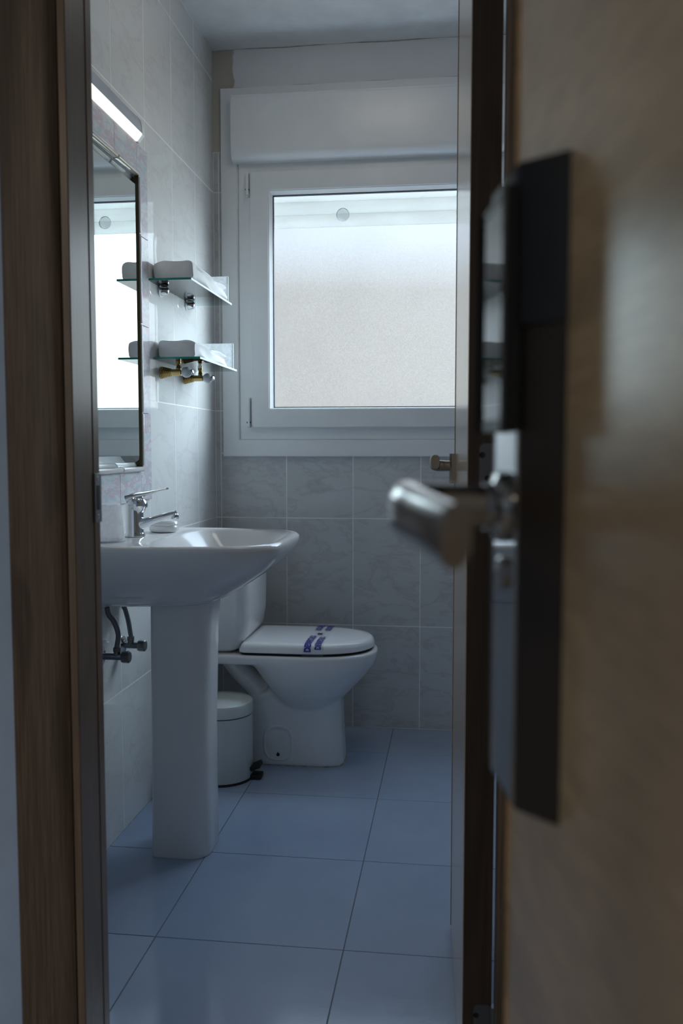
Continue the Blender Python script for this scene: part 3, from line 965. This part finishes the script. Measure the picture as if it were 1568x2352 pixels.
valve('stop_valve', 2.30, .514, .012, .060, [(.026, 2.30, .54), (.022, 2.298, .575), (.016, 2.292, .61), (.012, 2.285, .628), (.016, 2.282, .647)], 'farther chrome stop valve with braided hose beside the pedestal')

# ------------------------------------------------------------------ toilet
TC = 2.92
to = empty('toilet', (.32, TC, 0))
tag(to, 'white porcelain toilet with closed lid and paper seal band', 'toilet')
NT = 64
def egg(xa, xb, hw, z, nf=2.3, nb=3.0, split=.45):
    r = []
    xc = xa + (xb - xa) * split
    for i in range(NT):
        a = 2 * pi * i / NT
        ca, sa = cos(a), sin(a)
        e = nf if ca >= 0 else nb
        L = (xb - xc) if ca >= 0 else (xc - xa)
        r.append((xc + L * math.copysign(abs(ca) ** (2 / e), ca), TC + hw * math.copysign(abs(sa) ** (2 / e), sa), z))
    return r
bm = new_bm()
# bowl
add_loft(bm, [egg(.325, .510, .070, .180), egg(.315, .522, .092, .200, 2.3, 2.3), egg(.302, .534, .113, .222, 2.3, 2.3), egg(.286, .559, .136, .248, 2.3, 2.3), egg(.266, .590, .156, .281, 2.3, 2.4), egg(.250, .615, .166, .308, 2.3, 2.6), egg(.235, .634, .1715, .334, 2.3, 2.9), egg(.21, .642, .173, .352, 2.3, 3.3), egg(.19, .645, .173, .366, 2.3, 3.6), egg(.19, .646, .172, .379, 2.3, 3.8), egg(.193, .643, .169, .3855, 2.3, 3.8)])
# tank shelf
add_loft(bm, [rrect(.010, .30, TC - .155, TC + .155, .03, .352), rrect(.006, .33, TC - .166, TC + .166, .03, .358), rrect(.006, .33, TC - .168, TC + .168, .03, .380), rrect(.009, .33, TC - .165, TC + .165, .03, .3855)])
# foot
def foot(xa, xb, hw, z): return egg(xa, xb, hw, z, 5.0, 6.0, .5)
add_loft(bm, [foot(.17, .537, .083, 0), foot(.17, .536, .083, .012), foot(.172, .5335, .081, .06), foot(.176, .530, .080, .12), foot(.185, .528, .081, .17), foot(.205, .526, .082, .215), foot(.24, .522, .082, .238), foot(.28, .51, .078, .252)])
# trap behind the bowl
P = smooth_path([(.135, TC, .365), (.185, TC, .300), (.245, TC, .240), (.31, TC, .19)], 5)
add_tube(bm, P, [(.040, .070)] * len(P), 20, up=(0, 1, 0))
tb = obj('bowl', bm, M['porcelain'], to, 80)
md = tb.modifiers.new('blend', 'REMESH'); md.mode = 'VOXEL'; md.voxel_size = .0045; md.use_smooth_shade = True
ms = tb.modifiers.new('soften', 'SMOOTH'); ms.factor = .5; ms.iterations = 10
# tank
bm = new_bm()
add_loft(bm, [rrect(.030, .185, TC - .125, TC + .125, .03, .3865), rrect(.012, .205, TC - .145, TC + .145, .035, .40), rrect(.004, .232, TC - .160, TC + .160, .045, .445), rrect(.003, .240, TC - .166, TC + .166, .045, .50), rrect(.003, .244, TC - .172, TC + .172, .045, .74)])
obj('tank', bm, M['porcelain'], to, 50)
bm = new_bm(); add_loft(bm, [rrect(.003, .25, TC - .178, TC + .178, .045, .7405), rrect(.003, .25, TC - .178, TC + .178, .045, .757), rrect(.008, .24, TC - .17, TC + .17, .045, .765)])
tl_ = obj('tank_lid', bm, M['porcelain'], to, 50)
bm = new_bm(); add_lathe(bm, [(0, 0), (.02, 0), (.02, .006), (.017, .008), (0, .008)], (.12, TC, .765), (0, 0, 1), 24)
obj('flush_button', bm, M['chrome'], tl_)
# seat ring + lid
def dlid(x0, x1, hw, z, r=.02):
    pts = []
    xs_ = x0 + (x1 - x0) * .46
    # back right corner -> front curve -> back left
    K = 40
    for i in range(K + 1):
        a = -pi / 2 + pi * i / K
        ca, sa = cos(a), sin(a)
        pts.append((xs_ + (x1 - xs_) * abs(ca) ** (2 / 2.25), TC + hw * math.copysign(abs(sa) ** (2 / 2.25), sa), z))
    for cx_, cy_, a0 in ((x0 + r, TC + hw - r, 90), (x0 + r, TC - hw + r, 180)):
        for i in range(5):
            a = radians(a0 + 90 * i / 4)
            pts.append((cx_ + r * cos(a), cy_ + r * sin(a), z))
    return pts
bm = new_bm(); add_loft(bm, [dlid(.215, .626, .154, .386), dlid(.212, .629, .157, .3885), dlid(.216, .622, .150, .3935)])
obj('seat', bm, M['black'], to)  # black colour stands in for the shadow gap under the lid
bm = new_bm()
add_loft(bm, [dlid(.211, .632, .160, .3935), dlid(.209, .635, .163, .3965), dlid(.211, .6335, .1615, .408), dlid(.215, .629, .157, .4185), dlid(.222, .622, .149, .4235), dlid(.24, .60, .13, .4250)])
lid = obj('seat_lid', bm, M['seat'], to, 50)
for s in (-1, 1):
    bm = new_bm(); add_box(bm, (.197, TC + s * .085 - .018, .386), (.210, TC + s * .085 + .018, .398), .003, 2)
    obj('lid_hinge', bm, M['seat'], to)
# paper/film band over the lid with print
side = [(-.1640, .3865), (-.1640, .4005), (-.1622, .4100), (-.1585, .4170), (-.1500, .4242), (-.1300, .42585)]
path = [(TC + a, z_) for a, z_ in side] + [(TC, .42625)] + [(TC - a, z_) for a, z_ in reversed(side)]
cum = [0]
for a, c in zip(path, path[1:]): cum.append(cum[-1] + math.hypot(c[0] - a[0], c[1] - a[1]))
TOT = cum[-1]
def band_pt(u, off=0.0):
    u = min(max(u, 0), TOT)
    for i in range(len(cum) - 1):
        if u <= cum[i + 1] + 1e-9: break
    t = (u - cum[i]) / (cum[i + 1] - cum[i])
    a, c = path[i], path[i + 1]
    dy, dz = c[0] - a[0], c[1] - a[1]; L = math.hypot(dy, dz)
    return a[0] + dy * t - dz / L * off, a[1] + dz * t + dy / L * off
bm = new_bm()
rings = []
for k in range(61):
    u = TOT * k / 60
    (ya, za), (yb, zb) = band_pt(u, .0012), band_pt(u, .0016)
    rings.append([(.418, ya, za), (.486, ya, za), (.486, yb, zb), (.418, yb, zb)])
add_loft(bm, rings)
bnd = obj('paper_band', bm, M['band'], to, None)
tag(bnd, 'clear sealing band with blue print')
def print_on_band(text, x0, x1, u0, u1, reverse):
    cu = bpy.data.curves.new('txt', 'FONT'); cu.body = text; cu.size = 1.0; cu.resolution_u = 3; cu.offset = .055
    ob = bpy.data.objects.new('txt', cu); COL.objects.link(ob)
    dg = bpy.context.evaluated_depsgraph_get(); dg.update()
    me = bpy.data.meshes.new_from_object(ob.evaluated_get(dg))
    bpy.data.objects.remove(ob); bpy.data.curves.remove(cu)
    bm = new_bm(); bm.from_mesh(me); bpy.data.meshes.remove(me)
    xs_ = [v.co.x for v in bm.verts]; ys_ = [v.co.y for v in bm.verts]
    lx, hx, ly, hy_ = min(xs_), max(xs_), min(ys_), max(ys_)
    for k in range(1, 24):
        bmesh.ops.bisect_plane(bm, geom=bm.verts[:] + bm.edges[:] + bm.faces[:], plane_co=(lx + (hx - lx) * k / 24, 0, 0), plane_no=(1, 0, 0))
    for v in bm.verts:
        a = (v.co.x - lx) / (hx - lx); c = (v.co.y - ly) / (hy_ - ly)
        if reverse: a, c = 1 - a, 1 - c
        yy, zz = band_pt(u0 + (u1 - u0) * a, .0020)
        v.co = Vector((x1 + (x0 - x1) * c, yy, zz))
    for f in bm.faces: f.normal_update()
    me = bpy.data.meshes.new('print'); bm.to_mesh(me); bm.free(); me.materials.append(M['ink'])
    o = bpy.data.objects.new('print', me); COL.objects.link(o); o.parent = bnd
    o.location = -(Vector(to.location) + Vector(bnd.location)) if False else Vector((0, 0, 0))
    return o
for args in (('DESINFECTADO', .4235, .4465, .016, .165, False), ('DESINFECTADO', .4570, .4790, .024, .150, False),
             ('DESINFECTADO', .4235, .4465, TOT - .135, TOT - .02, True), ('DESINFECTADO', .4570, .4790, TOT - .135, TOT - .02, True)):
    print_on_band(*args)
bm = new_bm()
for k in range(6):
    a = k * pi / 3
    c0 = Vector((.4515, TC, .4287))
    d_ = Vector((cos(a), sin(a), 0)); e_ = Vector((-sin(a), cos(a), 0))
    vs_ = [bm.verts.new(c0 + d_ * .004 - e_ * .004), bm.verts.new(c0 + d_ * .018), bm.verts.new(c0 + d_ * .004 + e_ * .004)]
    bm.faces.new(vs_)
bmesh.ops.create_circle(bm, cap_ends=True, radius=.008, segments=16, matrix=Matrix.Translation((.4515, TC, .4287)))
me = bpy.data.meshes.new('emblem'); bm.to_mesh(me); bm.free(); me.materials.append(M['ink'])
em = bpy.data.objects.new('emblem', me); COL.objects.link(em); em.parent = bnd
# recess and screw at the side of the foot
fy = TC - .0815
bm = new_bm()
def oval(rx, rz, y_, n=40, e=2.8):
    return [(.3225 + rx * math.copysign(abs(cos(a)) ** (2 / e), cos(a)), y_, .075 + rz * math.copysign(abs(sin(a)) ** (2 / e), sin(a))) for a in [2 * pi * i / n for i in range(n)]]
add_loft(bm, [oval(.052, .062, fy + .004), oval(.050, .060, fy - .0015), oval(.047, .057, fy - .0028), oval(.043, .052, fy - .0010), oval(.038, .046, fy + .0015), oval(.034, .042, fy + .0022)], False, True)
rc = obj('side_recess', bm, M['porcelain'], to, 60)
bm = new_bm(); add_lathe(bm, [(0, 0), (.0055, 0), (.005, .003), (0, .004)], (.3225, fy - .0005, .037), (0, -1, 0), 14)
add_lathe(bm, [(0, 0), (.0022, 0), (.0015, .008), (0, .008)], (.3225, fy - .002, .039), (0, -.6, 1), 8)
obj('screw', bm, M['lock_black'], rc)
bm = new_bm(); add_loft(bm, [foot(.168, .5395, .0850, 0.0), foot(.1695, .5375, .0835, .0025)])
obj('sealant', bm, M['caulk'], to)

# ------------------------------------------------------------------ pedal bin
BX, BYc, BR = .163, 2.722, .0995
pb = empty('pedal_bin', (BX, BYc, 0))
tag(pb, 'small white round pedal bin between basin pedestal and toilet', 'bin')
bm = new_bm(); add_lathe(bm, [(0, .006), (BR - .001, .006), (BR, .009), (BR, .2085), (BR - .003, .2105), (0, .2105)], (BX, BYc, 0), (0, 0, 1), 64)
obj('body', bm, M['bin'], pb)
bm = new_bm(); add_lathe(bm, [(0, 0), (BR + .0012, 0), (BR + .0022, .003), (BR + .0012, .0075), (0, .0075)], (BX, BYc, 0), (0, 0, 1), 64)
obj('base_ring', bm, M['black'], pb)
bm = new_bm(); add_lathe(bm, [(BR - .0022, .2085), (BR - .0016, .2092), (BR - .0016, .2160), (BR - .0022, .2165)], (BX, BYc, 0), (0, 0, 1), 64, False)
obj('dark_seam_ring', bm, M['black'], pb)  # black ring added to draw the dark line of the lid seam
bm = new_bm(); add_lathe(bm, [(BR - .002, .2128), (BR + .0012, .2128), (BR + .0016, .243), (BR - .001, .249), (BR - .008, .2525), (BR * .7, .2575), (BR * .35, .261), (0, .262)], (BX, BYc, 0), (0, 0, 1), 64)
add_lathe(bm, [(0, .2105), (BR - .006, .2105), (BR - .006, .2135), (0, .2135)], (BX, BYc, 0), (0, 0, 1), 48)
obj('lid', bm, M['bin'], pb)
bm = new_bm()
Rm = Matrix.Translation((BX + BR - .002, BYc, .030)) @ Matrix.Rotation(radians(-24), 4, 'Y')
add_box(bm, (0, -.024, -.004), (.034, .024, .010), .003, 2, Rm)
obj('pedal', bm, M['black'], pb)
bm = new_bm(); add_box(bm, (BX + BR - .008, BYc - .022, .0005), (BX + BR + .032, BYc + .022, .016), .004, 2)
obj('pedal_foot', bm, M['black'], pb)
bm = new_bm(); add_box(bm, (BX - BR - .014, BYc - .02, .05), (BX - BR + .003, BYc + .02, .245), .004, 2)
obj('hinge', bm, M['black'], pb)

# ------------------------------------------------------------------ mirror and lamp
mi = empty('wall_mirror', (0, 2.2, MZ0))
tag(mi, 'rectangular mirror on the left wall framed by pink and blue tiles', 'mirror')
g = .0008
a0, a1, b0, b1 = MY0 + g + .002, MY1 - g - .002, MZ0 + g, MZ1 - g - .002
bw, xf, xe = .030, .0170, .0016
bm = new_bm()
V = lambda x_, y_, z_: bm.verts.new((x_, y_, z_))
o4 = [V(xe, a0, b0), V(xe, a1, b0), V(xe, a1, b1), V(xe, a0, b1)]
i4 = [V(xf, a0 + bw, b0 + bw), V(xf, a1 - bw, b0 + bw), V(xf, a1 - bw, b1 - bw), V(xf, a0 + bw, b1 - bw)]
k4 = [V(.0012, a0, b0), V(.0012, a1, b0), V(.0012, a1, b1), V(.0012, a0, b1)]
bm.faces.new(i4)
for k in range(4):
    bm.faces.new((o4[k], o4[(k + 1) % 4], i4[(k + 1) % 4], i4[k]))
    bm.faces.new((k4[k], k4[(k + 1) % 4], o4[(k + 1) % 4], o4[k]))
bm.faces.new(list(reversed(k4)))
obj('mirror_glass', bm, M['mirror'], mi, None)

la = empty('wall_lamp', (0, 2.15, 1.93))
tag(la, 'white strip lamp on the tiles above the mirror', 'lamp')
LY0, LY1 = 1.86, 2.472
sec_up = [(0.0003, 1.973)]
for i in range(9):
    a = i / 8 * pi / 2
    sec_up.append((.0015 + .0225 * sin(a), 1.926 + .045 * cos(a)))
sec_up += [(.0238, 1.922), (.0003, 1.922)]
bm = new_bm(); add_loft(bm, [[(x_, y_, z_) for x_, z_ in sec_up] for y_ in (LY0 + .014, LY1 - .016)])
obj('lamp_shell', bm, M['lamp_shell'], la, 35)
sec_lo = [(.0003, 1.9216), (.0236, 1.9216), (.0246, 1.920), (.0236, 1.917), (.0110, 1.9025), (.0085, 1.9010), (.0003, 1.9010)]
bm = new_bm(); add_loft(bm, [[(x_, y_, z_) for x_, z_ in sec_lo] for y_ in (LY0 + .014, LY1 - .0165)])
obj('diffuser', bm, M['diffuser'], la, 30)
sec_c = [(.0003, 1.974)] + [(x_ + .001, z_ + .001) for x_, z_ in sec_up[1:-2]] + [(.0258, 1.9195), (.0115, 1.9005), (.0003, 1.9003)]
for ya, yb in ((LY0, LY0 + .0135), (LY1 - .0155, LY1)):
    bm = new_bm(); add_loft(bm, [[(x_, y_, z_) for x_, z_ in sec_c] for y_ in (ya, yb)])
    obj('end_cap', bm, M['seat'], la, 35)

# ceiling lamp added out of view to brighten the bathroom
cl = empty('added_ceiling_lamp', (.62, 2.45, ZC)); tag(cl, 'unseen round opal lamp added on the bathroom ceiling', 'lamp')
bm = new_bm(); add_lathe(bm, [(0, 0), (.205, 0), (.205, -.018), (.198, -.02), (0, -.02)], (.62, 2.45, ZC - .0003), (0, 0, 1), 40)
obj('added_lamp_base', bm, M['seat'], cl)
bm = new_bm(); add_lathe(bm, [(.195, -.0205), (.192, -.035), (.165, -.055), (.10, -.068), (0, -.073)], (.62, 2.45, ZC), (0, 0, 1), 40)
obj('diffuser', bm, M['added_diffuser'], cl)

# ------------------------------------------------------------------ glass shelves and towels
def shelf(z, y0, y1, depth, label, brackets):
    t = empty('glass_shelf', (0, (y0 + y1) / 2, z)); tag(t, label, 'shelf', 'glass shelves')
    th = .006
    bm = new_bm(); add_box(bm, (.0012, y0 + .0015, z), (depth - .0015, y1 - .0015, z + th))
    obj('shelf_panel', bm, M['shelf_glass'], t, None)
    bm = new_bm(); add_box(bm, (.0012, y0, z), (depth, y0 + .0014, z + th))
    tag(obj('shelf_end', bm, M['glass_edge'], t, None), 'green glass edge')
    bm = new_bm(); add_box(bm, (depth - .0014, y0 + .0016, z), (depth, y1, z + th))
    tag(obj('shelf_front', bm, M['glass_edge_lit'], t, None), 'front edge coloured pale as if lit')
    bm = new_bm(); add_box(bm, (.004, y1 - .022, z + th + .0002), (depth - .010, y1 - .0185, z + th + .088), .0008)
    obj('end_panel', bm, M['end_panel'], t, None)
    bm = new_bm(); add_box(bm, (depth - .0098, y1 - .024, z + th + .0002), (depth - .0065, y1 - .017, z + th + .088), .0006)
    obj('end_panel_edge', bm, M['glass_edge_lit'], t, None)
    for by in brackets[1]:
        if brackets[0] == 'clip':
            bm = new_bm()
            add_lathe(bm, [(0, 0), (.0175, 0), (.0180, .003), (.0165, .009), (.0145, .016), (.0125, .022), (.0085, .027), (0, .029)], (.0004, by, z - .012), (1, 0, 0), 24)
            add_box(bm, (.0005, by - .010, z - .006), (.024, by + .010, z - .0006), .002, 1)
            obj('clip', bm, M['chrome'], t)
        else:
            zz = z - .0335
            bm = new_bm()
            pr = [(0, 0), (.0185, 0)]
            for k in range(7):
                r0 = .0185 - .0011 * k
                pr += [(r0, .0045 * k + .001), (r0, .0045 * k + .0032), (r0 - .0019, .0045 * k + .0042)]
            pr += [(.0098, .034), (.0098, .062), (0, .062)]
            add_lathe(bm, pr, (.0006, by, zz), (1, 0, 0), 32)
            bk = obj('bracket', bm, M['brass'], t, 30)
            bm = new_bm(); add_lathe(bm, [(0, 0), (.0075, 0), (.0075, .007), (.006, .009), (.006, .016), (.0082, .018), (.0082, .0325 - .008), (0, .0325 - .008)], (.054, by, zz + .0085), (0, 0, 1), 18)
            obj('post', bm, M['brass'], bk)
            bm = new_bm(); pr = [(.0165 * sin(a), .0165 - .0165 * cos(a)) for a in [pi * i / 14 for i in range(15)]]
            add_lathe(bm, pr, (.0625, by, zz), (1, 0, 0), 24)
            obj('ball', bm, M['frost_ball'], bk, 80)
            bm = new_bm(); add_lathe(bm, [(0, 0), (.0075, 0), (.0092, .002), (.0085, .006), (.004, .0085), (0, .009)], (.0935, by, zz), (1, 0, 0), 20)
            obj('cap', bm, M['chrome'], bk)
    return t
shelf(1.538, 2.556, 3.030, .130, 'upper glass wall shelf on two chrome clips', ('clip', (2.66, 2.93)))
shelf(1.3135, 2.592, 3.040, .1435, 'lower glass wall shelf on two ribbed brass brackets', ('brass', (2.665, 2.90)))

def towel(z, y0, y1, x0, x1, h, seed, label):
    rnd = random.Random(seed)
    NY, NP = 46, 56
    rings = []
    ph = [rnd.random() * 6 for _ in range(8)]
    for j in range(NY + 1):
        v = j / NY
        y_ = y0 + (y1 - y0) * v
        e = 1 - max(0, 1 - v * NY / 3.0) ** 2 * .22          # rounded near fold
        sag = 1 - .10 * v + .02 * sin(7 * v + ph[0])
        ring = []
        for i in range(NP):
            a = 2 * pi * i / NP
            ca, sa = cos(a), sin(a)
            nx = math.copysign(abs(ca) ** .34, ca); nz = math.copysign(abs(sa) ** .34, sa)
            hx = (x1 - x0) / 2 * (.93 + .07 * e); hz_ = h / 2 * sag * (.86 + .14 * e)
            X_ = (x0 + x1) / 2 + nx * hx; Z_ = z + hz_ + nz * hz_
            if nx > .8 and v > .10:          # folded layers show on the long side
                k = (Z_ - z) / h * 3.0
                dpt = .010 * abs(cos(pi * k)) ** 6 * min(1, (v - .10) * 8)
                X_ -= dpt
                X_ += .004 * sin(3.1 * k + 9 * v + ph[1]) - .004 * v
            X_ += .0015 * sin(19 * v + 3 * a + ph[2])
            if nz > .5: Z_ += .002 * sin(13 * v + 5 * nx + ph[3])
            ring.append((min(max(X_, .004), x1 + .004), y_ + (.002 * sin(4 * nz + ph[4]) if j == 0 else 0), max(Z_, z + .0003)))
        rings.append(ring)
    bm = new_bm(); add_loft(bm, rings)
    o = obj('folded_towel', bm, M['terry'], None, 80)
    tag(o, label, 'towel', 'folded towels')
    return o
towel(1.5443, 2.590, 2.985, .006, .1255, .0560, 3, 'thicker folded white towel on the upper glass shelf')
towel(1.3198, 2.618, 3.000, .006, .1225, .0530, 5, 'flatter folded white towel on the lower glass shelf')

# prints were built in world space: bring them under the band's frame
for o in COL.objects:
    if o.parent is bnd and o.name.split('.')[0] in ('print', 'emblem'):
        off = Vector((0, 0, 0)); r_ = bnd
        while r_: off += Vector(r_.location); r_ = r_.parent
        o.location = -off
